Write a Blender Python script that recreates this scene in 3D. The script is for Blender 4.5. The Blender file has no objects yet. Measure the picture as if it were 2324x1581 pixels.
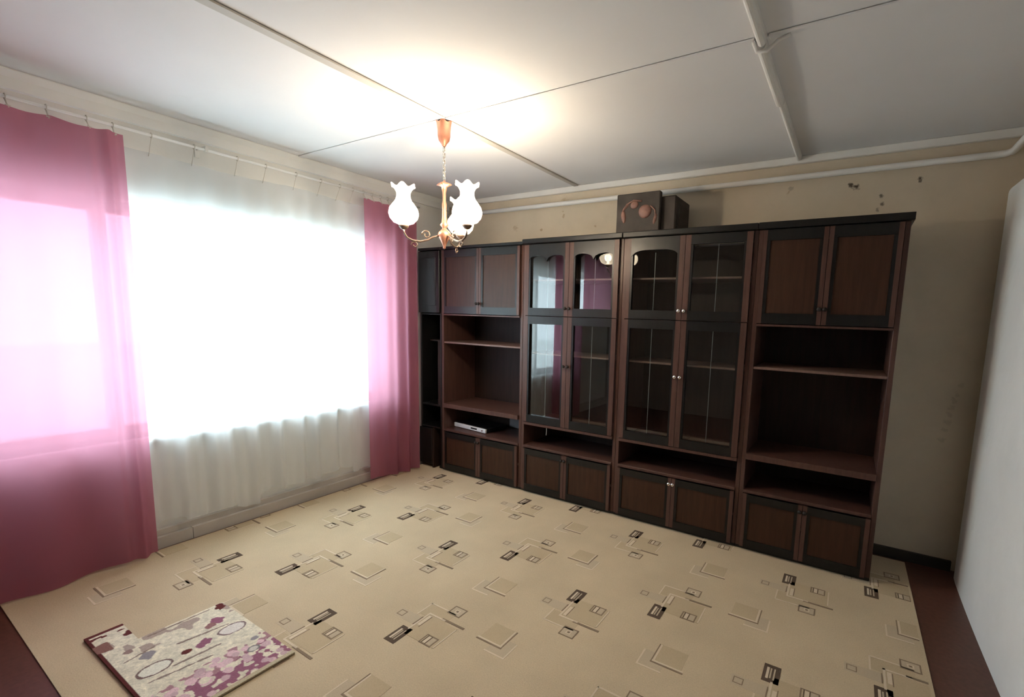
import bpy, bmesh, math, random
import numpy as np
from mathutils import Vector, Matrix

random.seed(7)
scene = bpy.context.scene
COL = scene.collection

# ------------------------------------------------------------------ camera
W_PX, H_PX = 2324.0, 1581.0
F_PX, PPX, PPY = 1070.75, 1284.35, 852.64
CAM = Vector((3.53783, -3.56163, 1.48140))
FWD = Vector((-0.50915722, 0.85112467, -0.12785039))
RGT = Vector((0.85588466, 0.51635517, 0.0289617))
UPV = Vector((-0.09066623, 0.09467913, 0.99137051))
cd = bpy.data.cameras.new('camera')
cam = bpy.data.objects.new('camera', cd)
COL.objects.link(cam)
cam.matrix_world = Matrix(((RGT.x, UPV.x, -FWD.x, CAM.x), (RGT.y, UPV.y, -FWD.y, CAM.y),
                           (RGT.z, UPV.z, -FWD.z, CAM.z), (0, 0, 0, 1)))
cd.sensor_fit = 'HORIZONTAL'
cd.sensor_width = 36.0
cd.lens = 36.0 * F_PX / W_PX
cd.shift_x = -(PPX - W_PX / 2) / W_PX
cd.shift_y = (PPY - H_PX / 2) / W_PX
cd.clip_start = 0.02
scene.camera = cam

# ------------------------------------------------------------------ world / light / exposure
SKY_STRENGTH = 6.4
world = bpy.data.worlds.new('world')
scene.world = world
world.use_nodes = True
bg = world.node_tree.nodes['Background']
bg.inputs[0].default_value = (0.72, 0.91, 1.0, 1)
bg.inputs[1].default_value = SKY_STRENGTH
pl = bpy.data.lights.new('window_portal', 'AREA')
pl.shape = 'RECTANGLE'; pl.size = 2.4; pl.size_y = 1.36
pl.cycles.is_portal = True
po = bpy.data.objects.new('window_portal', pl)
COL.objects.link(po)
po.location = (-0.32, -1.97, 1.37)
po.rotation_euler = (math.radians(90), 0, math.radians(-90))
vs = scene.view_settings
vs.view_transform = 'Standard'; vs.look = 'None'; vs.gamma = 1.0
vs.use_curve_mapping = False
vs.exposure = 0.95
LAMP_FRONT, LAMP_SIDE, LAMP_BACK = 150.0, 52.0, 14.0
WARM = (1.0, 0.83, 0.60)

# ------------------------------------------------------------------ materials
def new_mat(name):
    m = bpy.data.materials.new(name); m.use_nodes = True
    nt = m.node_tree
    for n in list(nt.nodes): nt.nodes.remove(n)
    out = nt.nodes.new('ShaderNodeOutputMaterial')
    return m, nt, out

def N(nt, t, **kw):
    n = nt.nodes.new(t)
    for k, v in kw.items():
        if isinstance(k, str) and hasattr(n, k): setattr(n, k, v)
    return n

def principled(nt, out, rough=0.5, spec=0.5, metallic=0.0):
    p = nt.nodes.new('ShaderNodeBsdfPrincipled')
    p.inputs['Roughness'].default_value = rough
    p.inputs['Specular IOR Level'].default_value = spec
    p.inputs['Metallic'].default_value = metallic
    nt.links.new(p.outputs[0], out.inputs[0])
    return p

def ramp(nt, fac, stops):
    r = nt.nodes.new('ShaderNodeValToRGB')
    els = r.color_ramp.elements
    while len(els) < len(stops): els.new(0.5)
    for e, (p, c) in zip(els, stops):
        e.position = p; e.color = (*c, 1)
    nt.links.new(fac, r.inputs[0])
    return r.outputs[0]

def noise(nt, scale, detail=4, rough=0.55, vec=None, sc=(1, 1, 1)):
    tc = nt.nodes.new('ShaderNodeTexCoord')
    mp = nt.nodes.new('ShaderNodeMapping')
    mp.inputs['Scale'].default_value = sc
    nt.links.new(tc.outputs['Object'], mp.inputs[0])
    n = nt.nodes.new('ShaderNodeTexNoise')
    n.inputs['Scale'].default_value = scale
    n.inputs['Detail'].default_value = detail
    n.inputs['Roughness'].default_value = rough
    nt.links.new(mp.outputs[0], n.inputs['Vector'])
    return n.outputs['Fac']

def bump(nt, p, h, strength=0.2, dist=0.01):
    b = nt.nodes.new('ShaderNodeBump')
    b.inputs['Strength'].default_value = strength
    b.inputs['Distance'].default_value = dist
    nt.links.new(h, b.inputs['Height'])
    nt.links.new(b.outputs[0], p.inputs['Normal'])

def scl(c, k): return tuple(min(1, x * k) for x in c)

def mottled(name, c, var=0.12, scale=6, rough=0.6, spec=0.3, bmp=0.0, bscale=60, sc=(1, 1, 1), metallic=0.0):
    m, nt, out = new_mat(name)
    p = principled(nt, out, rough, spec, metallic)
    f = noise(nt, scale, 5, sc=sc)
    nt.links.new(ramp(nt, f, [(0.3, scl(c, 1 - var)), (0.7, scl(c, 1 + var))]), p.inputs['Base Color'])
    if bmp: bump(nt, p, noise(nt, bscale, 3), bmp)
    return m

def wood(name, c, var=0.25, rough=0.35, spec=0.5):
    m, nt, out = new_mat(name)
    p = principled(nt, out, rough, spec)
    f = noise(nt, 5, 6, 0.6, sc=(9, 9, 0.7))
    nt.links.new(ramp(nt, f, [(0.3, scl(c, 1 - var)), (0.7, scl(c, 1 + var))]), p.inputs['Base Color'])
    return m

def plaster_spots(name, c, spots, var=0.06, spotcol=(0.05, 0.04, 0.03)):
    """painted plaster with chips (x,z,r,alpha,colour) on a wall in the xz plane"""
    m, nt, out = new_mat(name)
    p = principled(nt, out, 0.75, 0.2)
    f = noise(nt, 1.6, 6, 0.65)
    col = ramp(nt, f, [(0.25, scl(c, 1 - var * 1.5)), (0.5, c), (0.75, scl(c, 1 + var))])
    tc = nt.nodes.new('ShaderNodeTexCoord')
    nz = nt.nodes.new('ShaderNodeTexNoise'); nz.inputs['Scale'].default_value = 38; nz.inputs['Detail'].default_value = 3
    nt.links.new(tc.outputs['Object'], nz.inputs['Vector'])
    for (x, z, r, a, cc) in spots:
        vm = nt.nodes.new('ShaderNodeVectorMath'); vm.operation = 'DISTANCE'
        vm.inputs[1].default_value = (x, 0, z)
        nt.links.new(tc.outputs['Object'], vm.inputs[0])
        ad = nt.nodes.new('ShaderNodeMath'); ad.operation = 'MULTIPLY_ADD'
        nt.links.new(nz.outputs['Fac'], ad.inputs[0]); ad.inputs[1].default_value = r * 3.2
        nt.links.new(vm.outputs['Value'], ad.inputs[2])
        mr = nt.nodes.new('ShaderNodeMapRange')
        mr.inputs['From Min'].default_value = r * 2.0; mr.inputs['From Max'].default_value = r * 2.6
        mr.inputs['To Min'].default_value = a; mr.inputs['To Max'].default_value = 0
        nt.links.new(ad.outputs[0], mr.inputs[0])
        mx = nt.nodes.new('ShaderNodeMix'); mx.data_type = 'RGBA'
        nt.links.new(mr.outputs[0], mx.inputs[0])
        nt.links.new(col, mx.inputs[6]); mx.inputs[7].default_value = (*cc, 1)
        col = mx.outputs[2]
    nt.links.new(col, p.inputs['Base Color'])
    bump(nt, p, noise(nt, 30, 5), 0.12)
    return m

def cloth(name, col, transp=0.1, transl=0.5, tcol=None, wave=0.0):
    m, nt, out = new_mat(name)
    d = nt.nodes.new('ShaderNodeBsdfDiffuse')
    f = noise(nt, 3, 4, sc=(1, 1, 0.25))
    nt.links.new(ramp(nt, f, [(0.3, scl(col, .92)), (0.7, scl(col, 1.06))]), d.inputs[0])
    t = nt.nodes.new('ShaderNodeBsdfTranslucent'); t.inputs[0].default_value = (*(tcol or col), 1)
    m1 = nt.nodes.new('ShaderNodeMixShader'); m1.inputs[0].default_value = transl
    nt.links.new(d.outputs[0], m1.inputs[1]); nt.links.new(t.outputs[0], m1.inputs[2])
    tr = nt.nodes.new('ShaderNodeBsdfTransparent')
    tr.inputs[0].default_value = (1, 1, 1, 1) if tcol is None else (*scl(tcol, 1.1), 1)
    m2 = nt.nodes.new('ShaderNodeMixShader'); m2.inputs[0].default_value = transp
    nt.links.new(m1.outputs[0], m2.inputs[1]); nt.links.new(tr.outputs[0], m2.inputs[2])
    nt.links.new(m2.outputs[0], out.inputs[0])
    return m

def pane_mat(name, ior=1.5, tint=(0.97, 0.99, 0.98), rough=0.0):
    m, nt, out = new_mat(name)
    tr = nt.nodes.new('ShaderNodeBsdfTransparent'); tr.inputs[0].default_value = (*tint, 1)
    gl = nt.nodes.new('ShaderNodeBsdfGlossy'); gl.inputs['Roughness'].default_value = rough
    fr = nt.nodes.new('ShaderNodeFresnel'); fr.inputs[0].default_value = ior
    ge = nt.nodes.new('ShaderNodeNewGeometry')
    mt = nt.nodes.new('ShaderNodeMath'); mt.operation = 'SUBTRACT'; mt.inputs[0].default_value = 1.0
    nt.links.new(ge.outputs['Backfacing'], mt.inputs[1])
    mu = nt.nodes.new('ShaderNodeMath'); mu.operation = 'MULTIPLY'
    nt.links.new(fr.outputs[0], mu.inputs[0]); nt.links.new(mt.outputs[0], mu.inputs[1])
    mx = nt.nodes.new('ShaderNodeMixShader')
    nt.links.new(mu.outputs[0], mx.inputs[0])
    nt.links.new(tr.outputs[0], mx.inputs[1]); nt.links.new(gl.outputs[0], mx.inputs[2])
    nt.links.new(mx.outputs[0], out.inputs[0])
    return m

def emis(name, c, s):
    m, nt, out = new_mat(name)
    e = nt.nodes.new('ShaderNodeEmission'); e.inputs[0].default_value = (*c, 1); e.inputs[1].default_value = s
    nt.links.new(e.outputs[0], out.inputs[0])
    return m

DK = (0.045, 0.03, 0.022); TAN = (0.36, 0.24, 0.13)
SPOTS = [(3.45, 2.342, .018, .9, DK), (3.487, 2.325, .02, .95, DK), (3.804, 2.335, .017, .95, DK),
         (3.621, 2.255, .016, .75, DK), (3.63, 2.215, .012, .7, DK), (3.61, 2.18, .014, .5, DK),
         (3.096, 2.335, .013, .6, TAN), (3.11, 2.36, .02, .3, DK), (1.341, 2.325, .018, .6, TAN), (1.33, 2.36, .012, .5, TAN),
         (0.825, 2.257, .03, .45, TAN), (1.107, 2.219, .013, .7, TAN), (1.652, 2.219, .014, .6, TAN),
         (1.346, 2.448, .03, .4, TAN), (4.105, 1.08, .020, .16, DK), (4.098, 1.04, .020, .16, DK), (4.092, 1.0, .020, .16, DK), (4.085, .96, .020, .16, DK), (4.078, .91, .020, .16, DK), (4.07, .86, .020, .16, DK), (4.064, .80, .020, .16, DK), (4.12, 1.14, .020, .16, DK),
         (2.75, 2.10, .014, .5, DK), (3.06, 2.09, .013, .45, DK)]
M = {}
M['wall'] = plaster_spots('wall_paint', (0.62, 0.535, 0.415), SPOTS, .10)
M['wall_win'] = mottled('wall_paint_window', (0.76, 0.75, 0.71), .05, 2.0, .75, .2, .1, 40)
M['wall_near'] = mottled('wall_paper_near', (0.20, 0.17, 0.14), .1, 3, .7, .2)
M['whitewash'] = mottled('whitewash', (0.84, 0.86, 0.85), .05, 2.2, .8, .2, .25, 22)
M['ceil'] = mottled('ceiling_paint', (0.76, 0.755, 0.76), .03, 1.2, .7, .2, .04, 40)
M['white'] = mottled('white_paint', (0.80, 0.78, 0.74), .05, 3, .45, .4)
M['whitec'] = mottled('cornice_paint', (0.84, 0.85, 0.83), .04, 3, .4, .4)
M['batten'] = mottled('grey_batten_paint', (0.50, 0.47, 0.43), .08, 4, .6, .3)
M['floor'] = wood('floor_paint', (0.10, 0.040, 0.027), .2, .4, .4)
M['base_d'] = mottled('baseboard_brown', (0.035, 0.028, 0.022), .3, 6, .5, .4)
M['base_l'] = mottled('baseboard_grey', (0.50, 0.46, 0.42), .12, 5, .5, .4)
M['wood'] = wood('wood_brown', (0.078, 0.037, 0.028), .22, .38, .32)
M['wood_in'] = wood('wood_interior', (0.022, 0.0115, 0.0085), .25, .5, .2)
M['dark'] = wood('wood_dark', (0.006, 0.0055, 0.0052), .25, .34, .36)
M['panel'] = wood('wood_panel', (0.040, 0.016, 0.008), .3, .42, .28)
M['glass'] = pane_mat('cabinet_glass', 2.15)
M['winglass'] = pane_mat('window_glass', 1.45, (1, 1, 1))
M['pink'] = cloth('pink_cloth', (0.33, 0.122, 0.165), .14, .40, (0.84, 0.38, 0.50))
M['sheer'] = cloth('sheer_cloth', (0.90, 0.92, 0.93), .38, .5)
M['shade'] = cloth('opal_glass', (0.9, 0.88, 0.84), .30, .62)
M['copper'] = mottled('copper', (0.46, 0.21, 0.14), .2, 20, .4, .5, metallic=.7)
M['brass'] = mottled('old_brass', (0.15, 0.10, 0.075), .3, 25, .45, .4, metallic=.5)
M['steel'] = mottled('chain_steel', (0.42, 0.40, 0.38), .2, 30, .35, .5, metallic=.8)
M['plastic'] = mottled('white_plastic', (0.78, 0.77, 0.72), .05, 8, .4, .5)
M['rod'] = mottled('rod_white', (0.90, 0.90, 0.88), .03, 8, .3, .6)
M['clip'] = mottled('clip_grey', (0.60, 0.57, 0.51), .1, 8, .5, .4)
M['silver'] = mottled('silver_plastic', (0.72, 0.72, 0.74), .08, 20, .3, .6)
M['black'] = mottled('black_plastic', (0.012, 0.012, 0.014), .3, 20, .3, .5)
M['boxdark'] = mottled('dark_box_wood', (0.040, 0.030, 0.024), .35, 10, .6, .3)
M['relief'] = mottled('relief_copper_paint', (0.20, 0.10, 0.075), .35, 30, .5, .4)
M['knob'] = mottled('dark_knob', (0.018, 0.013, 0.011), .2, 30, .5, .3)
M['edge'] = wood('wood_shelf_lit', (0.15, 0.088, 0.070), .15, .45, .4)  # wood lightened to paint in the light caught by the shelf edges
M['strip'] = mottled('glazing_strip', (0.15, 0.155, 0.155), .05, 10, .4, .5)
M['chrome'] = mottled('chrome', (0.75, 0.75, 0.75), .05, 30, .15, .6, metallic=1.0)
M['light_patch'] = mottled('light_patch_card', (0.26, 0.28, 0.30), .1, 5, .6, .3)  # colour of the bluish light patch at the niche back
M['bulb'] = emis('bulb_glow', WARM, 14.0)
M['grass'] = mottled('pale_ground', (0.72, 0.74, 0.72), .12, 3, .9, .1)
M['concrete'] = mottled('sill_paint', (0.78, 0.78, 0.75), .05, 4, .5, .4)
# carpet
def carpet_mat(name, c, var=.10):
    m, nt, out = new_mat(name)
    p = principled(nt, out, .95, .05)
    f1 = noise(nt, 2.2, 4); f2 = noise(nt, 180, 2)
    mx = nt.nodes.new('ShaderNodeMath'); mx.operation = 'MULTIPLY_ADD'
    nt.links.new(f2, mx.inputs[0]); mx.inputs[1].default_value = .5
    sb = nt.nodes.new('ShaderNodeMath'); sb.operation = 'MULTIPLY'; sb.inputs[1].default_value = .5
    nt.links.new(f1, sb.inputs[0]); nt.links.new(sb.outputs[0], mx.inputs[2])
    nt.links.new(ramp(nt, mx.outputs[0], [(.3, scl(c, 1 - var)), (.7, scl(c, 1 + var))]), p.inputs['Base Color'])
    bump(nt, p, f2, .35, .004)
    return m
M['c_base'] = carpet_mat('carpet_base', (0.56, 0.448, 0.305), .16)
M['c_dark'] = carpet_mat('carpet_dark', (0.115, 0.082, 0.060), .2)
M['c_mid'] = carpet_mat('carpet_mid', (0.25, 0.185, 0.13), .15)
M['c_tan'] = carpet_mat('carpet_tan', (0.50, 0.395, 0.26))
M['c_grey'] = carpet_mat('carpet_grey', (0.51, 0.415, 0.295))
M['c_light'] = carpet_mat('carpet_light', (0.66, 0.55, 0.41))

# ------------------------------------------------------------------ mesh helpers
def wloc(o):
    v = Vector((0, 0, 0))
    while o is not None:
        v += o.location; o = o.parent
    return v

def mk(name, verts, faces, mat, parent=None, smooth=False, local=False):
    off = Vector((0, 0, 0)) if (parent is None or local) else wloc(parent)
    me = bpy.data.meshes.new(name)
    me.from_pydata([tuple(Vector(v) - off) for v in verts], [], faces)
    bm = bmesh.new(); bm.from_mesh(me)
    bmesh.ops.recalc_face_normals(bm, faces=bm.faces); bm.to_mesh(me); bm.free()
    me.materials.append(mat)
    if smooth: me.polygons.foreach_set('use_smooth', [True] * len(me.polygons))
    o = bpy.data.objects.new(name, me); COL.objects.link(o)
    o.parent = parent
    return o

BOXF = [(0, 1, 2, 3), (7, 6, 5, 4), (0, 4, 5, 1), (1, 5, 6, 2), (2, 6, 7, 3), (3, 7, 4, 0)]
def boxv(x0, x1, y0, y1, z0, z1):
    return [(x0, y0, z0), (x1, y0, z0), (x1, y1, z0), (x0, y1, z0), (x0, y0, z1), (x1, y0, z1), (x1, y1, z1), (x0, y1, z1)]

def box(name, x0, x1, y0, y1, z0, z1, mat, parent=None, bev=0.002, seg=1):
    o = mk(name, boxv(x0, x1, y0, y1, z0, z1), BOXF, mat, parent)
    if bev:
        bm = bmesh.new(); bm.from_mesh(o.data)
        bmesh.ops.bevel(bm, geom=list(bm.edges), offset=bev, segments=seg, affect='EDGES', profile=.5)
        bm.to_mesh(o.data); bm.free()
    return o

def boxes(name, lst, mat, parent=None):
    v, f = [], []
    for b in lst:
        k = len(v); v += boxv(*b); f += [tuple(i + k for i in q) for q in BOXF]
    return mk(name, v, f, mat, parent)

def lathe(name, prof, cx, cy, mat, parent=None, seg=24, mod=None, close=False):
    v, f = [], []
    n = len(prof)
    for i, (r, z) in enumerate(prof):
        for j in range(seg):
            a = 2 * math.pi * j / seg
            rr, zz = (r, z) if mod is None else mod(i, r, z, a)
            v.append((cx + rr * math.cos(a), cy + rr * math.sin(a), zz))
    for i in range(n - 1):
        for j in range(seg):
            k = (j + 1) % seg
            f.append((i * seg + j, i * seg + k, (i + 1) * seg + k, (i + 1) * seg + j))
    if close:
        f.append(tuple(range(seg))); f.append(tuple((n - 1) * seg + j for j in range(seg)))
    return mk(name, v, f, mat, parent, smooth=True)

def tube_geo(path, r, seg=8, closed=False):
    v, f = [], []
    P = [Vector(p) for p in path]; n = len(P)
    for i, p in enumerate(P):
        a = P[(i - 1) % n] if (closed or i > 0) else p
        b = P[(i + 1) % n] if (closed or i < n - 1) else p
        t = (b - a).normalized()
        up = Vector((0, 0, 1)) if abs(t.z) < .95 else Vector((1, 0, 0))
        s = t.cross(up).normalized(); u = s.cross(t)
        rr = r[i] if isinstance(r, (list, tuple)) else r
        for j in range(seg):
            an = 2 * math.pi * j / seg
            v.append(p + s * (rr * math.cos(an)) + u * (rr * math.sin(an)))
    m = n if closed else n - 1
    for i in range(m):
        for j in range(seg):
            k = (j + 1) % seg; i2 = (i + 1) % n
            f.append((i * seg + j, i * seg + k, i2 * seg + k, i2 * seg + j))
    if not closed:
        f.append(tuple(range(seg))[::-1]); f.append(tuple((n - 1) * seg + j for j in range(seg)))
    return v, f

def tube(name, path, r, mat, parent=None, seg=8, closed=False):
    v, f = tube_geo(path, r, seg, closed)
    return mk(name, v, f, mat, parent, smooth=True)

def tubes(name, lst, mat, parent=None):
    V, Fc = [], []
    for (path, r, seg, closed) in lst:
        v, f = tube_geo(path, r, seg, closed); k = len(V)
        V += v; Fc += [tuple(i + k for i in q) for q in f]
    return mk(name, V, Fc, mat, parent, smooth=True)

def thing(name, loc, label, cat, group=None):
    o = bpy.data.objects.new(name, None); COL.objects.link(o)
    o.location = loc; o.empty_display_size = .1
    o['label'] = label; o['category'] = cat
    if group: o['group'] = group
    return o

def tag(o, label, cat, group=None):
    o['label'] = label; o['category'] = cat
    if group: o['group'] = group
    return o

def struct(o, label=None, cat=None):
    o['kind'] = 'structure'
    if label: o['label'] = label
    if cat: o['category'] = cat
    return o

# ------------------------------------------------------------------ setting
H = 2.55
XR, YN = 4.30, -4.60
fl = struct(box('floor', -0.3, XR + .2, YN - .2, 0.2, -0.12, 0.0, M['floor'], bev=0), 'red-brown painted floor showing beside the carpet', 'floor')
wb = struct(box('wall_back', -0.3, XR + .2, 0.0, 0.2, 0, H + .1, M['wall'], bev=0), 'cream back wall with chipped plaster behind the wall unit', 'wall')
WY0, WY1, WZ0, WZ1 = -3.22, -0.76, 0.69, 2.05
wl = struct(boxes('wall_left', [(-0.3, 0, YN - .2, WY0, 0, H + .1), (-0.3, 0, WY1, 0.0, 0, H + .1),
                                (-0.3, 0, WY0, WY1, 0, WZ0), (-0.3, 0, WY0, WY1, WZ1, H + .1)], M['wall_win']),
            'window wall behind the curtains', 'wall')
wr = struct(box('wall_right', XR, XR + .2, YN - .2, 0.0, 0, H + .1, M['wall'], bev=0), 'cream right wall above the whitewashed plaster', 'wall')
wn = struct(box('wall_front', 0.0, XR, YN - .2, YN, 0, H + .1, M['wall_near'], bev=0), 'wall behind the viewpoint', 'wall')

# whitewashed plaster block along the right wall (rounded far and upper edges)
def plaster_block():
    x0, x1, yb, yf, zt, r = 4.19, XR, -0.035, YN, 2.235, 0.075
    prof = []                       # plan outline from far inner end round the corner to the near end
    pl_ = [(x1, yb)]
    for k in range(9):
        a = math.pi / 2 * k / 8
        pl_.append((x0 + r - r * math.sin(a), yb - r + r * math.cos(a)))
    ys = np.linspace(yb - r - .05, yf, 30)
    pl_ += [(x0, float(y)) for y in ys]
    zs = list(np.linspace(0, zt - .04, 18)) + [zt - .04 * (1 - math.sin(a)) for a in np.linspace(0, math.pi / 2, 6)[1:]]
    v, f = [], []
    rng = random.Random(3)
    for i, z in enumerate(zs):
        ins = 0 if z <= zt - .04 else .04 * (1 - math.cos(math.asin(min(1, (z - zt + .04) / .04))))
        for j, (x, y) in enumerate(pl_):
            w = 0.004 * math.sin(3.1 * y + 1.7 * z) + .003 * math.sin(7 * z + y * 2)
            v.append((min(x1, x + ins + (w if j > 9 else 0)), y, z))
    n = len(pl_)
    for i in range(len(zs) - 1):
        for j in range(n - 1):
            f.append((i * n + j, i * n + j + 1, (i + 1) * n + j + 1, (i + 1) * n + j))
    # top cap
    base = (len(zs) - 1) * n
    k = len(v)
    for j, (x, y) in enumerate(pl_): v.append((x1, y, zt))
    for j in range(n - 1): f.append((base + j, base + j + 1, k + j + 1, k + j))
    return mk('plaster_facing', v, f, M['whitewash'], wr, smooth=True)
pf = plaster_block(); pf['label'] = 'thick whitewashed plaster facing stopping short of the ceiling'

# ceiling: backing + fibreboard panels + battens
ce = struct(box('ceiling', -0.3, XR + .2, YN - .2, 0.2, H + .02, H + .14, M['ceil'], bev=0), 'white panelled ceiling divided by battens', 'ceiling')
XB1, XB2, YB1 = 1.478, 3.146, -1.522
xs = [0.0, XB1, XB2, XR]; ys = [YN, YB1, 0.0]
for i in range(3):
    for j in range(2):
        box('ceiling_panel', xs[i] + .004, xs[i + 1] - .004, ys[j] + .004, ys[j + 1] - .004, H, H + .019, M['ceil'], ce, bev=.003)
def batten(x0, x1, y0, y1, h, mat): return box('batten', x0, x1, y0, y1, H - h, H - .0005, mat, ce, bev=min(.005, h * .4))
batten(XB1 - .027, XB1 + .027, YN, YB1 - .0225, .010, M['batten'])
batten(XB1 - .022, XB1 + .022, YB1 + .0225, -.042, .010, M['batten'])
batten(.055, XB2 - .026, YB1 - .021, YB1 + .021, .008, M['ceil'])
batten(XB2 + .026, XR, YB1 - .025, YB1 + .015, .008, M['ceil'])
def roundbar(x, y0, y1, r, h):
    v, f = [], []
    n = 9
    for y in (y0, y1):
        for k in range(n):
            a = math.pi * k / (n - 1)
            v.append((x - r * math.cos(a), y, H - .0005 - h * math.sin(a) ** .6))
    for k in range(n - 1): f.append((k, k + 1, n + k + 1, n + k))
    f.append(tuple(range(n))); f.append(tuple(range(n, 2 * n)))
    return mk('batten', v, f, M['white'], ce, smooth=False)
roundbar(XB2 + .000, -.95, -.042, .016, .034)
roundbar(XB2 - .006, YB1 + .01, -.951, .020, .038)
roundbar(XB2 + .002, YN, YB1 - .012, .018, .038)
tubes('cable', [([(XB2 - .03, YB1 - .01, H - .012), (XB2 - .015, YB1 - .008, H - .05), (XB2 + .02, YB1 - .004, H - .053), (XB2 + .06, YB1 + .002, H - .02), (XB2 + .10, YB1 + .0, H - .012)], .007, 6, False)], M['white'], ce)

# mouldings
TP = [(0.0, H - .085), (.033, H - .085), (.033, H - .034), (.060, H - .006), (.060, H - .0008), (0.0, H - .0008)]
t1 = struct(mk('trim_1', [(x, y, z) for y in (YN, -.036) for x, z in TP], [tuple(range(6)), tuple(range(6, 12))] + [(k, (k + 1) % 6, 6 + (k + 1) % 6, 6 + k) for k in range(6)], M['whitec']), 'white wooden moulding under the ceiling above the curtains', 'moulding')
t2 = struct(box('trim_2', 0.0, XR, -.035, 0.0, H - .046, H - .0008, M['white'], bev=.004), 'white moulding under the ceiling along the back wall', 'moulding')
t3 = struct(box('trim_3', XR - .035, XR, YN, -.036, H - .046, H - .0008, M['white'], bev=.004), 'white moulding under the ceiling along the right wall', 'moulding')
# heating pipe high on the back wall
pp = tubes('heating_pipe', [([(0.04, -.052, 2.412), (2.0, -.05, 2.411), (4.12, -.05, 2.4135), (4.165, -.056, 2.4135), (4.185, -.08, 2.4135), (4.19, -.12, 2.4135), (4.19, YN + .02, 2.40)], .019, 12, False)], M['white'])
tag(pp, 'white painted heating pipe running along the back wall below the ceiling', 'pipe')
# baseboards
bb = struct(boxes('baseboard_back', [(3.77, XR - .115, -.022, 0.0, 0.0, .062)], M['base_d']), 'dark brown baseboard to the right of the wall unit', 'baseboard')
bl = struct(boxes('baseboard_left', [(0.0, .062, -2.32, -.04, 0.0, .072), (0.0, .060, YN, -2.3225, 0.0, .070), (0.0, .034, YN, -.04, .072, .108)], M['base_l']), 'grey painted baseboard ledge under the window', 'baseboard')

# window 1
w1 = bpy.data.objects.new('window_1', None); COL.objects.link(w1); w1.location = (-.2, (WY0 + WY1) / 2, WZ0)
struct(w1, 'wide daylight window behind the sheer curtain', 'window')
FX0, FX1 = -.24, -.17
MUL = -2.57
boxes('window_frame', [(FX0, FX1, WY0, WY1, WZ0, WZ0 + .05), (FX0, FX1, WY0, WY1, WZ1 - .06, WZ1), (FX0, FX1, WY0, WY0 + .05, WZ0 + .05, WZ1 - .06),
                       (FX0, FX1, WY1 - .05, WY1, WZ0 + .05, WZ1 - .06), (FX0, FX1, MUL - .03, MUL + .03, WZ0 + .05, WZ1 - .06)], M['white'], w1)
box('pane', -.207, -.203, WY0 + .05, MUL - .03, WZ0 + .05, WZ1 - .06, M['winglass'], w1, bev=0)
box('pane', -.207, -.203, MUL + .03, WY1 - .05, WZ0 + .05, WZ1 - .06, M['winglass'], w1, bev=0)
box('window_sill', -.169, .035, WY0 + .01, WY1 - .01, WZ0 - .035, WZ0 - .0, M['concrete'], w1, bev=.006)
# ground outside
go = box('ground_outside', -30, -.32, -30, 25, -.75, -.65, M['grass'], bev=0)
struct(go, 'pale ground outside the window', 'ground')

# ------------------------------------------------------------------ curtains
ROD_X, ROD_Z = .125, 2.402
rod = thing('curtain_rod', (ROD_X, -2.0, ROD_Z), 'thin white curtain rod mounted below the ceiling moulding', 'curtain rod')
tube('rod', [(ROD_X, -4.2, ROD_Z), (ROD_X, -.5, ROD_Z - .006)], .0075, M['rod'], rod, 8)
for y in (-3.7, -2.14, -.55):
    boxes('bracket', [(0.0, .012, y - .012, y + .012, ROD_Z - .03, ROD_Z + .03), (.012, ROD_X + .012, y - .006, y + .006, ROD_Z + .009, ROD_Z + .018),
                      (ROD_X - .006, ROD_X + .012, y - .008, y + .008, ROD_Z - .016, ROD_Z + .009)], M['plastic'], rod)

def make_clip(y, ztop_cloth, x, parent, r=.003):
    pts = []
    for k in range(12):
        a = 2 * math.pi * k / 12
        pts.append((ROD_X + .013 * math.cos(a), y, ROD_Z + .013 * math.sin(a) - .003))
    z0 = ROD_Z - .016
    tubes('clip', [(pts, .0025, 6, True), ([(ROD_X, y, z0), (x, y, ztop_cloth - .012)], r, 6, False),
                   ([(x - .003, y - .009, ztop_cloth - .004), (x - .003, y + .009, ztop_cloth - .004)], .004, 6, False)], M['clip'], parent)

def drape(name, y0, y1, z0, z1, xf, mat, parent, ny=160, nz=40, hem=None, top=None, yshift=None):
    v, f = [], []
    for i in range(nz + 1):
        t = i / nz
        for j in range(ny + 1):
            s = j / ny; y = y0 + (y1 - y0) * s
            zb = z0 + (hem(y) if hem else 0); zt = z1 + (top(y) if top else 0)
            z = zb + (zt - zb) * t
            yy = y + (yshift(y, t) if yshift else 0)
            v.append((xf(y, t), yy, z))
    n = ny + 1
    for i in range(nz):
        for j in range(ny):
            f.append((i * n + j, i * n + j + 1, (i + 1) * n + j + 1, (i + 1) * n + j))
    return mk(name, v, f, mat, parent, smooth=True)

def pink_left_x(y, t):
    d = 1 - t
    base = .165 + .02 * math.sin(5.2 * y + .6) * (.4 + .6 * d)
    fold = .020 * math.sin(21 * y + 1.1 + .5 * math.sin(3 * y)) * (.35 + .65 * d)
    e = max(0, 1 - abs(y + 2.60) / .07)                     # gathered fold at the inner edge
    fold2 = .03 * math.sin((y + 2.52) * 62) * e
    return base + fold + fold2 + .008 * math.sin(40 * y) * t ** 6
cl_ = thing('curtain', (.15, -2.9, .01), 'wide pink curtain hanging at the left end of the window', 'curtain', 'pink curtains')
drape('cloth', -3.42, -2.53, .012, 2.358, pink_left_x, M['pink'], cl_, 220, 48,
      hem=lambda y: .010 + .008 * math.sin(9 * y), top=lambda y: -.010 * abs(math.sin(13.5 * y)))
for y in (-3.36, -3.22, -3.08, -2.93, -2.80, -2.66, -2.56): make_clip(y, 2.355, pink_left_x(y, 1), cl_)

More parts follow.
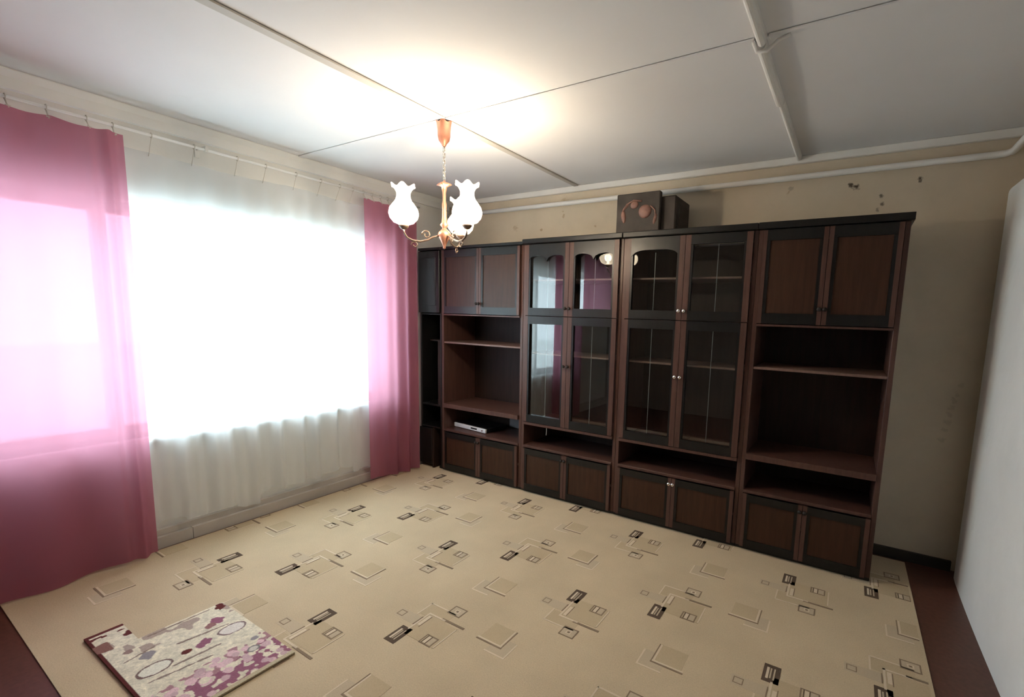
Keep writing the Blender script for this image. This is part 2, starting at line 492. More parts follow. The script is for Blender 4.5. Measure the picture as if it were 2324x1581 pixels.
def pink_right_x(y, t):
    d = 1 - t
    s = (y + 1.09) / .5
    amp = .006 + .026 * max(0, min(1, (s - .35) / .4))
    return .158 + amp * math.sin(52 * y + .4 + .6 * math.sin(2.2 * t)) * (.6 + .4 * d) + .012 * math.sin(9 * y)
cr_ = thing('curtain', (.15, -.85, .03), 'narrow gathered pink curtain beside the wall unit', 'curtain', 'pink curtains')
drape('cloth', -1.095, -.590, .045, 2.352, pink_right_x, M['pink'], cr_, 180, 44,
      hem=lambda y: .010 * math.sin(10 * y) - .022 * max(0, min(1, (y + 1.1) / .5)), top=lambda y: -.006 * abs(math.sin(30 * y)))
for y in (-1.07, -.99, -.91, -.84, -.77, -.70, -.63): make_clip(y, 2.35, pink_right_x(y, 1), cr_)

def sheer_x(y, t):
    d = 1 - t
    a = .006 + .017 * d
    return .072 + a * math.sin(37 * y + 2.2 * math.sin(4.1 * y) + .3 * t) + .010 * d * math.sin(71 * y + 2.5 * math.sin(3 * y)) + .006 * math.sin(11 * y)
def sheer_hem(y):
    st = [(-3.4, .02), (-2.36, .0), (-2.06, -.03), (-1.93, .028), (-1.45, .040), (-1.20, -.01), (-.5, 0)]
    h = 0
    for a, b in st:
        if y >= a: h = b
    return h + .007 * math.sin(23 * y) + .005 * math.sin(51 * y)
sh = thing('sheer_curtain', (.09, -1.95, .13), 'white sheer curtain covering the bright window', 'curtain')
drape('cloth', -3.40, -.62, .142, 2.305, sheer_x, M['sheer'], sh, 520, 40, hem=sheer_hem, top=lambda y: .006 * math.sin(7 * y))
drape('heading_tape', -3.40, -.62, 2.276, 2.312, lambda y, t: sheer_x(y, 1) + .004, M['sheer'], sh, 300, 2, top=lambda y: .006 * math.sin(7 * y))
for y in (-2.40, -2.20, -1.97, -1.80, -1.60, -1.42, -1.27, -1.16): make_clip(y, 2.305, sheer_x(y, 1), sh, .0016)

# ------------------------------------------------------------------ carpet with woven motifs
CX0, CX1, CY0, CY1, CT = .085, 3.955, -3.155, -.055, .006
def carpet():
    x0, x1, y0, y1 = CX0, CX1, CY0, CY1
    v = [(x0, y0 + .02, 0), (x1 + .012, y0 - .02, 0), (x1, y1, 0), (x0, y1, 0)]
    v = v + [(a, b, CT) for a, b, _ in v]
    o = mk('carpet', v, BOXF, M['c_base'])
    return tag(o, 'large beige carpet with woven brown and tan rectangle motifs', 'carpet')
cp = carpet()
MATS = ['c_dark', 'c_mid', 'c_tan', 'c_grey', 'c_light']
def ring(x0, x1, y0, y1, w, m, l): return [(x0, x1, y0, y0 + w, m, l), (x0, x1, y1 - w, y1, m, l), (x0, x0 + w, y0 + w, y1 - w, m, l), (x1 - w, x1, y0 + w, y1 - w, m, l)]
A = []
A += [(-.140, -.004, .086, .146, 3, 0)] + ring(-.132, -.092, .097, .135, .004, 1, 1)
A += [(-.045, .120, .160, .250, 2, 0), (-.047, -.040, .150, .252, 4, 1), (-.047, .075, .246, .254, 4, 1)]
A += [(.012, .200, .018, .172, 2, 1), (.003, .012, .05, .190, 4, 2), (.003, .110, .180, .190, 4, 2), (.018, .034, .095, .172, 4, 2), (.035, .039, .085, .17, 1, 2), (-.004, .0, .085, .15, 1, 2), (.197, .203, .022, .165, 4, 2)]
A += [(-.033, .033, -.056, .056, 0, 1), (-.020, -.010, -.036, .036, 4, 2), (-.006, .000, -.034, .03, 3, 2), (.008, .014, -.036, .036, 3, 2)]
A += ring(.112, .184, .015, .075, .006, 1, 2) + [(.124, .128, .02, .07, 0, 2), (.146, .150, .02, .07, 0, 2), (.130, .145, .024, .066, 4, 2), (.152, .176, .024, .066, 3, 2)]
A += [(.086, .226, .183, .195, 1, 2)]
A += [(.070, .148, .236, .302, 3, 0)] + ring(.070, .148, .236, .302, .006, 1, 1) + ring(.096, .122, .257, .281, .005, 4, 1) + [(.104, .114, .264, .274, 1, 2)]
B = [(-.055, .068, -.055, .058, 2, 1), (-.065, .072, -.064, -.055, 4, 2), (.062, .070, -.055, .055, 4, 2), (-.066, .078, -.073, -.0655, 1, 1), (.0725, .077, -.065, .058, 1, 1),
     (.02, .122, -.108, -.008, 3, 0), (.015, .126, -.116, -.108, 4, 1), (.119, .126, -.108, -.01, 4, 1)]
def rect_mesh(name, rects):
    v, f, mi = [], [], []
    for (x0, x1, y0, y1, m, l) in rects:
        z = .0006 + .0005 * l; k = len(v)
        v += [(x0, y0, 0), (x1, y0, 0), (x1, y1, 0), (x0, y1, 0), (x0, y0, z), (x1, y0, z), (x1, y1, z), (x0, y1, z)]
        for q in BOXF[1:]: f.append(tuple(i + k for i in q)); mi.append(m)
    me = bpy.data.meshes.new(name); me.from_pydata(v, [], f)
    for n in MATS: me.materials.append(M[n])
    me.polygons.foreach_set('material_index', mi)
    bm = bmesh.new(); bm.from_mesh(me); bmesh.ops.recalc_face_normals(bm, faces=bm.faces); bm.to_mesh(me); bm.free()
    return me
def fx(r): return [(-b, -a, c, d, m, l) for a, b, c, d, m, l in r]
def fy(r): return [(a, b, -d, -c, m, l) for a, b, c, d, m, l in r]
KINDS = {'A1': A, 'A2': fy(A), 'B1': B, 'B2': fx(B)}
MESH = {k: rect_mesh('woven_motif', r) for k, r in KINDS.items()}
OFF = {'A2': (0, 0), 'A1': (.405, .125), 'B1': (-.172, .385), 'B2': (.573, -.15)}
for i in range(-1, 5):
    for j in range(-1, 4):
        for kd, (ox, oy) in OFF.items():
            x = .503 + .959 * i + ox; y = -.655 - .85 * j + oy
            x, y = x + (-1.5 - y) * .022, y - .025 * (x - 2.0)
            rs = KINDS[kd]
            bx0 = x + min(r[0] for r in rs); bx1 = x + max(r[1] for r in rs)
            by0 = y + min(r[2] for r in rs); by1 = y + max(r[3] for r in rs)
            L = (CX0 + .01, CX1 - .01, CY0 + .025, CY1 - .01)
            if bx1 < L[0] or bx0 > L[1] or by1 < L[2] or by0 > L[3] or by0 > -.50 or (x < 1.0 and y < -2.85): continue
            if bx0 < L[0] or bx1 > L[1] or by0 < L[2] or by1 > L[3]:
                cr = []
                for a, b, c, d, m, l in rs:
                    a, b, c, d = max(a, L[0] - x), min(b, L[1] - x), max(c, L[2] - y), min(d, L[3] - y)
                    if b - a > .002 and d - c > .002: cr.append((a, b, c, d, m, l))
                if not cr: continue
                me = rect_mesh('woven_motif', cr)
            else: me = MESH[kd]
            o = bpy.data.objects.new('woven_motif', me); COL.objects.link(o)
            o.parent = cp; o.location = (x, y, CT)

# ------------------------------------------------------------------ small rug (L-shaped offcut) with painted weave
def rug():
    X0, X1, Y0, Y1 = .797, 1.622, -3.005, -2.553
    NXc, NYc = .98, -2.875                       # notch: x<NXc and y>NYc
    st = .0032
    nx = int((X1 - X0) / st); ny = int((Y1 - Y0) / st)
    gx = np.linspace(X0, X1, nx + 1); gy = np.linspace(Y0, Y1, ny + 1)
    XX, YY = np.meshgrid(gx, gy, indexing='ij')
    rng = np.random.default_rng(5)
    def vnoise(sc, seed):
        r = np.random.default_rng(seed); g_ = r.random((60, 60))
        u = (XX - X0) / sc; w = (YY - Y0) / sc
        iu = np.floor(u).astype(int); iw = np.floor(w).astype(int); fu = u - iu; fw = w - iw
        fu = fu * fu * (3 - 2 * fu); fw = fw * fw * (3 - 2 * fw)
        iu %= 59; iw %= 59
        return (g_[iu, iw] * (1 - fu) + g_[iu + 1, iw] * fu) * (1 - fw) + (g_[iu, iw + 1] * (1 - fu) + g_[iu + 1, iw + 1] * fu) * fw
    n1 = vnoise(.018, 1); n2 = vnoise(.04, 2); n3 = vnoise(.05, 3)
    C = np.zeros(XX.shape + (3,))
    def setc(mask, c): C[mask] = c
    cream = np.array((.74, .68, .54)); mauve = np.array((.30, .125, .18)); pink = np.array((.62, .43, .46)); dred = np.array((.13, .035, .035)); grey = np.array((.30, .27, .28))
    C[:] = cream
    C *= (.88 + .24 * n1)[..., None]
    n4 = vnoise(.009, 9); C *= (.86 + .28 * n4)[..., None]
    setc((n2 > .70) & (XX < 1.1), (.42, .33, .28))
    edge = XX + .02 * (n3 - .5) + .10 * (YY + 2.553)          # mauve band beside the far long edge
    setc((edge > 1.44) & (n1 > .30), mauve)
    setc((edge > 1.37) & (edge < 1.46) & (n1 > .52), (.40, .22, .24))
    # pale pebbles on the band
    for i in range(70):
        a = 1.40 + .21 * rng.random(); b = -3.0 + .44 * rng.random()
        r = .016 + .010 * rng.random(); c = pink * (.85 + .35 * rng.random()) if rng.random() < .6 else cream * 1.05
        m = ((XX - a) / r) ** 2 + ((YY - b) / (r * .85)) ** 2 < 1 - .5 * n1
        setc(m, c)
    def oval(cx, cy, rx, ry, w, c, fill):
        q = np.sqrt(((XX - cx) / rx) ** 2 + ((YY - cy) / ry) ** 2) + .12 * (n1 - .5)
        setc(q < 1, fill); setc((q > 1 - w) & (q < 1), c)
    oval(1.258, -2.91, .042, .060, .16, (.20, .13, .12), (.78, .75, .64))
    oval(1.240, -2.622, .040, .056, .16, (.24, .16, .16), (.76, .70, .64))
    oval(1.456, -2.636, .022, .024, .3, (.22, .2, .2), (.62, .58, .52))
    def blob(cx, cy, r, c, th=.5):
        q = ((XX - cx) / r) ** 2 + ((YY - cy) / r) ** 2 + 1.2 * (n1 - .5)
        setc(q < .8, c)
    blob(1.249, -2.797, .020, dred); blob(1.252, -2.741, .026, mauve); blob(1.235, -2.725, .02, mauve)
    blob(1.120, -2.633, .030, mauve); blob(1.135, -2.665, .024, (.32, .16, .16)); blob(1.02, -2.583, .024, dred); blob(1.0, -2.575, .018, dred)
    blob(1.142, -2.895, .030, grey); blob(.897, -2.885, .022, dred); blob(1.05, -2.93, .018, (.3, .2, .18)); blob(1.39, -2.60, .014, grey)
    # stems
    for (x1_, y1_, x2_, y2_) in ((1.0, -2.85, 1.0, -2.62), (1.16, -2.80, 1.19, -2.62), (1.30, -2.86, 1.31, -2.70), (1.12, -2.96, 1.10, -2.86), (1.33, -2.95, 1.36, -2.75)):
        t = np.clip(((XX - x1_) * (x2_ - x1_) + (YY - y1_) * (y2_ - y1_)) / ((x2_ - x1_) ** 2 + (y2_ - y1_) ** 2), 0, 1)
        dd = np.hypot(XX - x1_ - t * (x2_ - x1_), YY - y1_ - t * (y2_ - y1_)) + .006 * (n1 - .5)
        setc(dd < .0045, (.27, .20, .17))
    # bindings
    setc(YY < Y0 + .012, dred * .8); setc((XX < X0 + .02), dred); setc((XX > X0 + .035) & (XX < X0 + .055) & (n1 > .45), dred)
    setc((YY < Y0 + .05) & (n2 > .6) & (XX < 1.0), (.25, .13, .11))
    setc(XX > X1 - .022, (.52, .44, .30))
    C *= (.86 + .28 * rng.random(XX.shape))[..., None]
    keep = ~((XX < NXc) & (YY > NYc))
    T = .010; zb = CT + .0018
    idx = -np.ones(XX.shape, int); verts = []; cols = []
    for i in range(nx + 1):
        for j in range(ny + 1):
            if keep[i, j]:
                idx[i, j] = len(verts); verts.append((gx[i] + .012 * (gy[j] - Y1), gy[j], zb + T + .0006 * n1[i, j])); cols.append((*C[i, j], 1))
    faces = []
    for i in range(nx):
        for j in range(ny):
            q = (idx[i, j], idx[i + 1, j], idx[i + 1, j + 1], idx[i, j + 1])
            if min(q) >= 0: faces.append(tuple(int(t) for t in q))
    # skirt
    cnt = {}
    for q in faces:
        for a in range(4):
            e = (q[a], q[(a + 1) % 4]); cnt[tuple(sorted(e))] = cnt.get(tuple(sorted(e)), []) + [e]
    low = {}
    for kx, es in cnt.items():
        if len(es) == 1:
            a, b = es[0]
            for t in (a, b):
                if t not in low:
                    low[t] = len(verts); vv = verts[t]; verts.append((vv[0], vv[1], zb)); cols.append((.16, .10, .06, 1))
            faces.append((b, a, low[a], low[b]))
    me = bpy.data.meshes.new('small_rug'); me.from_pydata(verts, [], faces)
    ca = me.color_attributes.new('weave', 'FLOAT_COLOR', 'POINT')
    ca.data.foreach_set('color', np.array(cols, dtype=np.float32).ravel())
    m, nt, out = new_mat('rug_weave'); p = principled(nt, out, .95, .05)
    at = nt.nodes.new('ShaderNodeVertexColor'); at.layer_name = 'weave'
    nt.links.new(at.outputs[0], p.inputs['Base Color'])
    bump(nt, p, noise(nt, 220, 2), .4, .004)
    me.materials.append(m)
    o = bpy.data.objects.new('small_rug', me); COL.objects.link(o)
    return tag(o, 'small cream and purple floral rug with a cut-out corner lying on the carpet', 'rug')
rug()

# ------------------------------------------------------------------ wall unit
YF = -.479                      # front of doors
YC = YF + .022                  # front of carcass
ZB = .0075
def scallop_rail(name, x0, x1, z0, z1, y0, y1, mat, parent, n=40, dip=.045, mode=2):
    v, f = [], []
    for i in range(n + 1):
        s = i / n; x = x0 + (x1 - x0) * s
        a = (s * 2) % 1.0 if s < 1 else 1.0
        zz = z0 + dip * math.sqrt(max(0, 1 - (2 * a - 1) ** 2)) * (.75 + .25 * abs(2 * s - 1)) - .006 * (abs(2 * s - 1) < .06)
        if mode == 1: zz = z0 + dip * (1 - abs(2 * s - 1) ** 5) * .95
        v += [(x, y0, zz), (x, y0, z1), (x, y1, z1), (x, y1, zz)]
    for i in range(n):
        k = i * 4
        for a in range(4):
            b = (a + 1) % 4
            f.append((k + a, k + b, k + 4 + b, k + 4 + a))
    f.append((0, 1, 2, 3)); f.append((n * 4, n * 4 + 1, n * 4 + 2, n * 4 + 3))
    return mk(name, v, f, mat, parent)

def ring_frame(name, x0, x1, z0, z1, w, y0, y1, mat, parent):
    v = []
    for y in (y0, y1):
        v += [(x0, y, z0), (x1, y, z0), (x1, y, z1), (x0, y, z1), (x0 + w, y, z0 + w), (x1 - w, y, z0 + w), (x1 - w, y, z1 - w), (x0 + w, y, z1 - w)]
    f = []
    for k in range(4):
        n = (k + 1) % 4
        f += [(k, n, 4 + n, 4 + k), (8 + k, 8 + n, 12 + n, 12 + k), (k, n, 8 + n, 8 + k), (4 + k, 4 + n, 12 + n, 12 + k)]
    return mk(name, v, f, mat, parent)

def knob(parent, x, z, mat):
    return lathe_y('knob', x, YF, z, mat, parent)
def lathe_y(name, x, y, z, mat, parent):
    prof = [(.004, 0), (.005, .006), (.011, .011), (.013, .017), (.010, .023), (.002, .025)]
    v, f = [], []; seg = 12
    for r, h in prof:
        for j in range(seg):
            a = 2 * math.pi * j / seg; v.append((x + r * math.cos(a), y - h, z + r * math.sin(a)))
    for i in range(len(prof) - 1):
        for j in range(seg):
            k = (j + 1) % seg; f.append((i * seg + j, i * seg + k, (i + 1) * seg + k, (i + 1) * seg + j))
    f.append(tuple((len(prof) - 1) * seg + j for j in range(seg)))
    return mk(name, v, f, mat, parent, smooth=True)

def panel_door(t, x0, x1, z0, z1, side, kz, st=.024, rail=.062, kn='knob'):
    """brown stiles, dark inner moulding and rails, inset red-brown panel; side=+1 knob at right stile"""
    d = ring_frame('door', x0, x1, z0, z1, st, YF + .001, YC - .001, M['wood'], t)
    a, b = x0 + st, x1 - st
    boxes('moulding', [(a, b, YF, YC - .003, z1 - rail, z1), (a, b, YF, YC - .003, z0, z0 + rail),
                       (a, a + .018, YF + .003, YC - .001, z0 + rail, z1 - rail), (b - .018, b, YF + .003, YC - .001, z0 + rail, z1 - rail)], M['dark'], d)
    box('door_panel', a + .018, b - .018, YF + .009, YC - .002, z0 + rail, z1 - rail, M['panel'], d, bev=.0)
    kx = (x1 - st * .5) if side > 0 else (x0 + st * .5)
    knob(d, kx, kz, M[kn])
    return d

def glass_door(t, x0, x1, z0, z1, side, kz, scallop, st=.036, rail=.06, tilt=0.0, kn='knob'):
    d = ring_frame('door', x0, x1, z0, z1, st, YF + .001, YC - .001, M['wood'], t)
    a, b = x0 + st, x1 - st
    mr = [(a, a + .014, YF + .003, YC - .001, z0 + rail, z1 - rail), (b - .014, b, YF + .003, YC - .001, z0 + rail, z1 - rail),
          (a, b, YF, YC - .003, z0, z0 + rail)]
    if scallop:
        boxes('moulding', mr, M['dark'], d)
        scallop_rail('scalloped_rail', a, b, z1 - .125, z1, YF, YC - .003, M['dark'], d, mode=scallop)
    else:
        boxes('moulding', mr + [(a, b, YF, YC - .003, z1 - rail, z1)], M['dark'], d)
    ga, gb, g0, g1 = a + .008, b - .008, z0 + rail - .01, z1 - .03
    cx, w = (ga + gb) / 2, (gb - ga) / 2 * math.cos(tilt)
    yc = YF + .017 + abs(w * math.tan(tilt))
    yl, yr = yc + w * math.tan(tilt), yc - w * math.tan(tilt)
    th = .0035
    v = [(cx - w, yl, g0), (cx + w, yr, g0), (cx + w, yr + th, g0), (cx - w, yl + th, g0),
         (cx - w, yl, g1), (cx + w, yr, g1), (cx + w, yr + th, g1), (cx - w, yl + th, g1)]
    mk('pane', v, BOXF, M['glass'], d)
    box('glazing_strip', cx - .0018, cx + .0018, yc + th + .001, yc + th + .004, g0, z1 - (.10 if scallop else .06), M['strip'], d, bev=0)
    kx = (x1 - st * .45) if side > 0 else (x0 + st * .45)
    knob(d, kx, kz, M[kn])
    return d

def carcass(t, x0, x1, right_end=False):
    e = .0006
    ptk = .026
    box('side_panel', x0 + e, x0 + ptk, YC, -.03, ZB + .02, 2.02, M['wood'], t)
    box('side_panel', x1 - ptk, x1 - e, YC, -.03, ZB + .02, 2.02, M['wood'], t)
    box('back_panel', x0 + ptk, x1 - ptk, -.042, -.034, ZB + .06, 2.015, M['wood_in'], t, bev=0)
    box('top_panel', x0 + e, x1 - e, YC, -.03, 2.0205, 2.044, M['dark'], t)
    box('plinth', x0 + e, x1 - e, YC + .004, YC + .024, ZB, ZB + .0195, M['dark'], t)
    a, b = x0 + ptk, x1 - ptk
    box('counter', a, b, YC - .008, -.043, .386, .406, M['wood'], t)
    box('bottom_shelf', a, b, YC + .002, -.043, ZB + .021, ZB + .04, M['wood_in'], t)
    return a, b

def foot(t, x): box('foot', x - .02, x + .02, YF + .03, YF + .07, .0068, .026, M['dark'], t)

# --- left shelf unit
X = [.352, 1.262, 2.125, 3.010, 3.757]
def shelf_unit(x0, x1, label, cornice, shelf_z, kn):
    t = thing('wall_unit', ((x0 + x1) / 2, -.25, ZB), label, 'cabinet', 'sections of the dark wall unit')
    a, b = carcass(t, x0, x1)
    mid = (x0 + x1) / 2
    box('shelf', a, b, YC - .012, -.043, 1.448, 1.462, M['wood'], t)
    box('shelf', a, b, YC + .004, -.043, shelf_z - .008, shelf_z + .008, M['edge'], t)
    box('shelf', a, b, YC - .018, -.043, .607, .645, M['wood'], t)
    panel_door(t, a + .002, mid - .0015, 1.466, 2.016, 1, 1.555, kn=kn)
    panel_door(t, mid + .0015, b - .002, 1.466, 2.016, -1, 1.555, kn=kn)
    panel_door(t, a + .002, mid - .0015, ZB + .024, .382, 1, .345, rail=.05, kn=kn)
    panel_door(t, mid + .0015, b - .002, ZB + .024, .382, -1, .345, rail=.05, kn=kn)
    return t
u1 = shelf_unit(X[0], X[1], 'open-shelved section of the dark wall unit nearest the window', False, 1.205, 'knob')
box('cornice', X[0] + .001, X[1] - .001, YF + .002, YC - .0005, 2.0225, 2.046, M['dark'], u1)
foot(u1, X[0] + .03); 

def glass_unit(x0, x1, label, kn, tilts, sc):
    t = thing('wall_unit', ((x0 + x1) / 2, -.25, ZB), label, 'cabinet', 'sections of the dark wall unit')
    a, b = carcass(t, x0, x1)
    mid = (x0 + x1) / 2
    box('shelf', a, b, YC + .004, -.043, 1.455, 1.467, M['wood'], t)
    box('shelf', a, b, YC + .004, -.043, .580, .600, M['wood'], t)
    box('shelf', a, b, YC + .060, -.043, 1.742, 1.756, M['edge'], t)
    box('shelf', a, b, YC + .060, -.043, 1.157, 1.171, M['edge'], t)
    box('apron', a, b, YC - .018, YC - .001, .582, .604, M['wood'], t)
    glass_door(t, a + .002, mid - .0015, 1.470, 2.016, 1, 1.53, sc[0], tilt=tilts[0], kn=kn)
    glass_door(t, mid + .0015, b - .002, 1.470, 2.016, -1, 1.53, sc[1], tilt=tilts[1], kn=kn)
    glass_door(t, a + .002, mid - .0015, .608, 1.464, 1, 1.09, 0, tilt=tilts[2], kn=kn)
    glass_door(t, mid + .0015, b - .002, .608, 1.464, -1, 1.09, 0, tilt=tilts[3], kn=kn)
    panel_door(t, a + .002, mid - .0015, ZB + .024, .382, 1, .345, rail=.05, kn=kn)
    panel_door(t, mid + .0015, b - .002, ZB + .024, .382, -1, .345, rail=.05, kn=kn)
    box('cornice', x0 + .0006, x1 - .0006, YF - .012, YC - .0005, 2.022, 2.060, M['dark'], t, bev=.005)
    return t
u2 = glass_unit(X[1], X[2], 'glass-fronted section of the wall unit reflecting the window in its doors', 'knob', (math.radians(.9), math.radians(4.6), math.radians(.9), 0), (2, 2))
u3 = glass_unit(X[2], X[3], 'glass-fronted section of the wall unit below the carved box', 'chrome', (0, 0, 0, 0), (1, 0))
u4 = shelf_unit(X[3], X[4], 'open-shelved section of the dark wall unit at its right end', True, 1.19, 'knob')
v_ = boxes('cornice', [(X[3] + .0006, X[4] + .012, YF - .012, YC - .0005, 2.022, 2.060), (X[4] + .0005, X[4] + .012, YC, -.03, 2.022, 2.060)], M['dark'], u4)
foot(u4, X[4] - .03); foot(u2, X[2] - .03)
# --- narrow corner unit next to the window
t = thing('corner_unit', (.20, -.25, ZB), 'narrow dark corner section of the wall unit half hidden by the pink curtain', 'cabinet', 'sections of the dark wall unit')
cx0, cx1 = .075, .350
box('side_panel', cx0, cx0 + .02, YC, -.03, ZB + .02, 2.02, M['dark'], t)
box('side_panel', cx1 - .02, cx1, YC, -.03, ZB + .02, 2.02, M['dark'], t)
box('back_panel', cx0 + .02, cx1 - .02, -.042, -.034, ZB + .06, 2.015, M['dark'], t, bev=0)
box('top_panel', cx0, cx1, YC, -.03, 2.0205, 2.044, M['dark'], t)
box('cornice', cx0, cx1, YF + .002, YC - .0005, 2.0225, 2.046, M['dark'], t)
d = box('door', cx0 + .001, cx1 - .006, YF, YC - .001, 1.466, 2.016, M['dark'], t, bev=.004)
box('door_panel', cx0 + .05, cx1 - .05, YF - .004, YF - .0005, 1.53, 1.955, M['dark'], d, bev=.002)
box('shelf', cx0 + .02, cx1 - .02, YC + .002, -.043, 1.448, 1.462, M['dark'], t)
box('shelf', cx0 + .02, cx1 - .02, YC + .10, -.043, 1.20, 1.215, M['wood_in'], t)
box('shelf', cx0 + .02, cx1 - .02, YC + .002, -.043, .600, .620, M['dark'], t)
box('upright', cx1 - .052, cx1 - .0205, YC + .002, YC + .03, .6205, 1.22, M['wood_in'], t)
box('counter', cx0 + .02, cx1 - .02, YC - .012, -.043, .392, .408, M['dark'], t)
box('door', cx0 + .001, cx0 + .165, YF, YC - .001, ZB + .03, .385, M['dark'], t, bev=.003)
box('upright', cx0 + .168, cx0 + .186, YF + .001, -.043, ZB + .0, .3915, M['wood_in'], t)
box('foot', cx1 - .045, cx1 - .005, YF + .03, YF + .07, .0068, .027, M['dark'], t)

# ------------------------------------------------------------------ carved box on the wall unit
bt = thing('carved_box', (2.25, -.2, 2.045), 'dark wooden box with a copper-coloured flower relief standing on the wall unit', 'box')
box('front_panel', 2.030, 2.352, -.405, -.365, 2.0445, 2.335, M['boxdark'], bt, bev=.006)
box('body', 2.065, 2.450, -.3645, -.06, 2.0445, 2.305, M['boxdark'], bt, bev=.008)
box('back_cover', 2.10, 2.462, -.32, -.10, 2.07, 2.27, M['boxdark'], bt, bev=.02, seg=2)
def dome(name, cx, cz, rx, rz, h, ang=0, petals=0):
    v, f = [], []; seg = 20; rings = 5
    for i in range(rings):
        a = math.pi / 2 * i / (rings - 1)
        for j in range(seg):
            b = 2 * math.pi * j / seg
            k = math.cos(a) * (1 + (.14 * math.sin(petals * b) if petals else 0))
            u, w = rx * k * math.cos(b), rz * k * math.sin(b)
            v.append((cx + u * math.cos(ang) - w * math.sin(ang), -.4045 - h * math.sin(a), cz + u * math.sin(ang) + w * math.cos(ang)))
    for i in range(rings - 1):
        for j in range(seg):
            k = (j + 1) % seg; f.append((i * seg + j, i * seg + k, (i + 1) * seg + k, (i + 1) * seg + j))
    return mk(name, v, f, M['relief'], bt, smooth=True)
dome('flower', 2.245, 2.205, .048, .046, .018, 0, 0)
dome('flower', 2.165, 2.255, .030, .026, .012, .3, 0)
dome('leaf', 2.085, 2.180, .018, .045, .010, .15)
dome('leaf', 2.320, 2.150, .012, .036, .008, -.25)
dome('leaf', 2.10, 2.245, .010, .034, .006, -.8)
tubes('stem', [([(2.08, -.406, 2.22), (2.11, -.408, 2.262), (2.16, -.408, 2.285), (2.22, -.408, 2.275)], .006, 6, False),
               ([(2.285, -.406, 2.24), (2.318, -.408, 2.21), (2.325, -.408, 2.17)], .005, 6, False)], M['relief'], bt)

# ------------------------------------------------------------------ things in the wall unit
def dvd():
    r = thing('disc_player', (.62, -.30, .4065), 'slim silver-fronted disc player lying in the niche of the wall unit', 'disc player')
    b = box('body', .405, .830, -.352, -.10, .4115, .446, M['black'], r, bev=.003)
    f = box('front_panel', .404, .831, -.372, -.353, .4105, .447, M['silver'], r, bev=.003)
    box('disc_tray', .46, .61, -.3735, -.3725, .428, .440, M['silver'], f, bev=0)
    box('display', .64, .72, -.3735, -.3725, .424, .438, M['black'], f, bev=0)
    for x, y in ((.44, -.33), (.80, -.33), (.44, -.13), (.80, -.13)):
        box('foot', x - .012, x + .012, y - .012, y + .012, .4068, .4112, M['black'], r, bev=0)
    lathe_k = mk('button', [(.79 + .008 * math.cos(a), -.3745, .429 + .008 * math.sin(a)) for a in np.linspace(0, 2 * math.pi, 13)[:-1]], [tuple(range(12))], M['chrome'], f)
    r.rotation_euler = (0, 0, math.radians(-6.5))
    return r
dvd()
gc = box('light_patch_card', .83, 1.225, -.055, -.047, .4075, .600, M['light_patch'])  # added sheet, paints the lit patch on the back of the niche
tag(gc, 'grey board added for the light patch at the back of the niche behind the disc player', 'board')
ps = mk('paper_scrap', [(1.085, -.135, .6465), (1.10, -.125, .6465), (1.108, -.13, .668), (1.096, -.138, .670)], [(0, 1, 2, 3)], M['plastic'])
tag(ps, 'tiny white paper scrap on the shelf beside the glass doors', 'paper')
wc = tubes('hanging_cord', [([(1.474, -.40, .579), (1.476, -.398, .54), (1.474, -.40, .50)], .003, 6, False)], M['plastic'])
tag(wc, 'short white cord hanging in the niche under the glass doors', 'cord')

# ------------------------------------------------------------------ chandelier
LX, LY = 1.468, -1.520
ch = thing('chandelier', (LX, LY, H), 'three-armed chandelier with white tulip glass shades', 'chandelier')
def mod_can(i, r, z, a):
    return (r * (1 + (.10 * math.sin(5 * a) if i == 0 else 0)), z + (.006 * math.sin(5 * a) if i == 0 else 0))
lathe('canopy', [(.043, H - .0135), (.041, H - .02), (.037, H - .055), (.035, H - .09), (.030, H - .112), (.015, H - .13), (.008, H - .145)], LX, LY, M['copper'], ch, 30, mod_can)
links = []
z = H - .140
n_l = 11; zl = 2.215; step = (z - zl) / n_l
for k in range(n_l):
    zc = z - step * (k + .5); pts = []
    for j in range(12):
        a = 2 * math.pi * j / 12
        u = .0085 * math.cos(a); w = (step * .62) * math.sin(a)
        pts.append((LX + (u if k % 2 else 0), LY + (0 if k % 2 else u), zc + w))
    links.append((pts, .0024, 5, True))
links.append(([(LX + .006, LY, z), (LX - .006, LY + .006, z - .06), (LX + .006, LY - .004, z - .12), (LX, LY + .004, zl)], .0028, 5, False))
tubes('chain', links, M['steel'], ch)
lathe('stem', [(.004, 2.222), (.010, 2.215), (.032, 2.205), (.038, 2.198), (.016, 2.188), (.014, 2.172), (.010, 2.155), (.009, 2.11), (.014, 2.09), (.012, 2.06), (.013, 2.02), (.016, 1.99), (.026, 1.975), (.012, 1.962), (.012, 1.95)], LX, LY, M['copper'], ch, 16,
      lambda i, r, z, a: (r * (1 + (.25 * math.sin(4 * a) if i in (2, 3) else 0)), z))
lathe('hub', [(.012, 1.955), (.020, 1.948), (.034, 1.935), (.038, 1.92), (.028, 1.90), (.020, 1.885), (.012, 1.868), (.007, 1.855), (.009, 1.848), (.001, 1.84)], LX, LY, M['copper'], ch, 10)
vd = Vector((LX - CAM.x, LY - CAM.y, 0)).normalized(); vr = Vector((vd.y, -vd.x, 0))
SHADE = [(.019, .000), (.030, .002), (.055, .012), (.074, .034), (.081, .060), (.075, .088), (.058, .112), (.044, .130), (.037, .150), (.038, .172), (.048, .192), (.060, .204), (.066, .208)]
def mod_shade(i, r, z, a):
    k = max(0, (i - 8) / 4)
    return (r * (1 + .07 * k * math.sin(6 * a)), z + .010 * k * k * math.sin(6 * a))
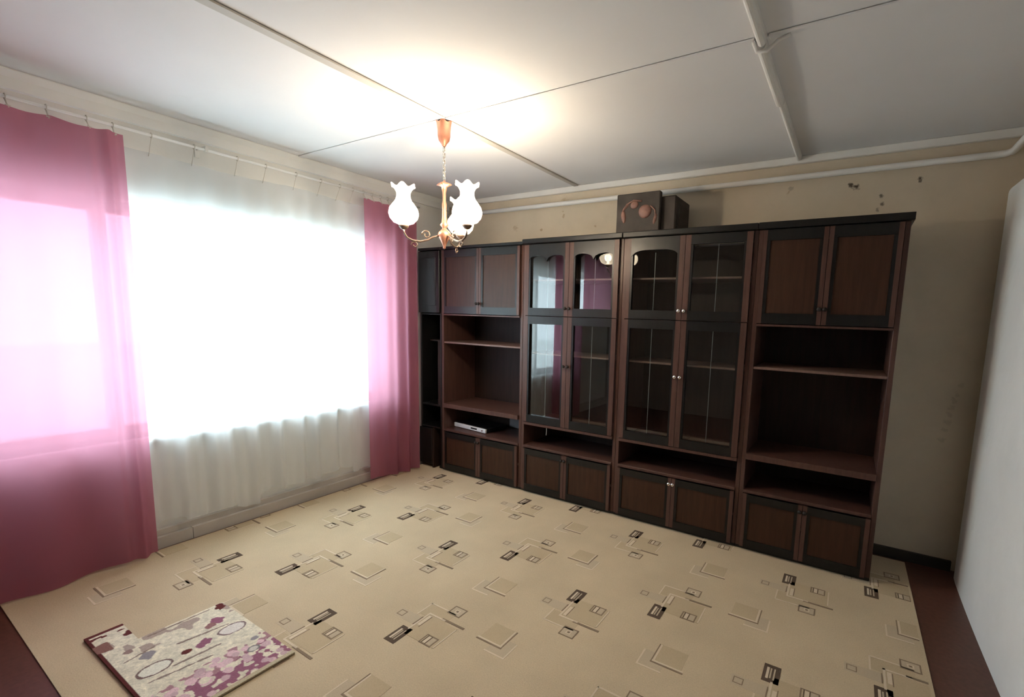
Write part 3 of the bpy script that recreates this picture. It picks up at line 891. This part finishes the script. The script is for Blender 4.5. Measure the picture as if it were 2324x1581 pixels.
ARM_R = .222
for ang, pw, wcol in ((186, LAMP_SIDE, (1.0, .90, .78)), (303, LAMP_FRONT, WARM), (64, LAMP_BACK, WARM)):
    a = math.radians(ang)
    dv = vr * math.cos(a) + vd * math.sin(a)
    ex, ey = LX + dv.x * ARM_R, LY + dv.y * ARM_R
    zb = 1.955
    arm_pts = []
    for (rr, zz) in ((.03, 1.915), (.06, 1.905), (.095, 1.885), (.135, 1.873), (.175, 1.876), (.205, 1.890), (.219, 1.912), (.222, 1.935)):
        arm_pts.append((LX + dv.x * rr, LY + dv.y * rr, zz))
    scroll = []
    for k in range(16):
        th_ = k / 15 * 2.2 * math.pi; rad = .026 - .0012 * k
        scroll.append((LX + dv.x * (.10 + rad * math.cos(th_)), LY + dv.y * (.10 + rad * math.cos(th_)), 1.913 + rad * math.sin(th_)))
    scroll2 = []
    for k in range(14):
        th_ = k / 13 * 2.0 * math.pi; rad = .020 - .001 * k
        scroll2.append((LX + dv.x * (.165 + rad * math.cos(th_)), LY + dv.y * (.165 + rad * math.cos(th_)), 1.852 + rad * math.sin(th_)))
    am = tubes('arm', [(arm_pts, .0055, 8, False), (scroll, .004, 6, False), (scroll2, .0035, 6, False)], M['brass'], ch)
    lathe('cup', [(.006, zb - .025), (.016, zb - .020), (.026, zb - .008), (.028, zb - .001), (.020, zb + .004), (.012, zb + .006)], ex, ey, M['brass'], am, 16)
    sd = lathe('lamp_shade', [(r, zb + .003 + h) for r, h in SHADE], ex, ey, M['shade'], ch, 48, mod_shade)
    lathe('bulb', [(.010, zb + .010), (.012, zb + .03), (.020, zb + .05), (.024, zb + .068), (.020, zb + .085), (.010, zb + .096), (.001, zb + .099)], ex, ey, M['bulb'], sd, 14)
    ld = bpy.data.lights.new('lamp_light', 'POINT'); ld.energy = pw; ld.color = wcol; ld.shadow_soft_size = .03
    lo = bpy.data.objects.new('lamp_light', ld); COL.objects.link(lo)
    lo.parent = ch; lo.location = (ex - LX, ey - LY, zb + .065 - H)
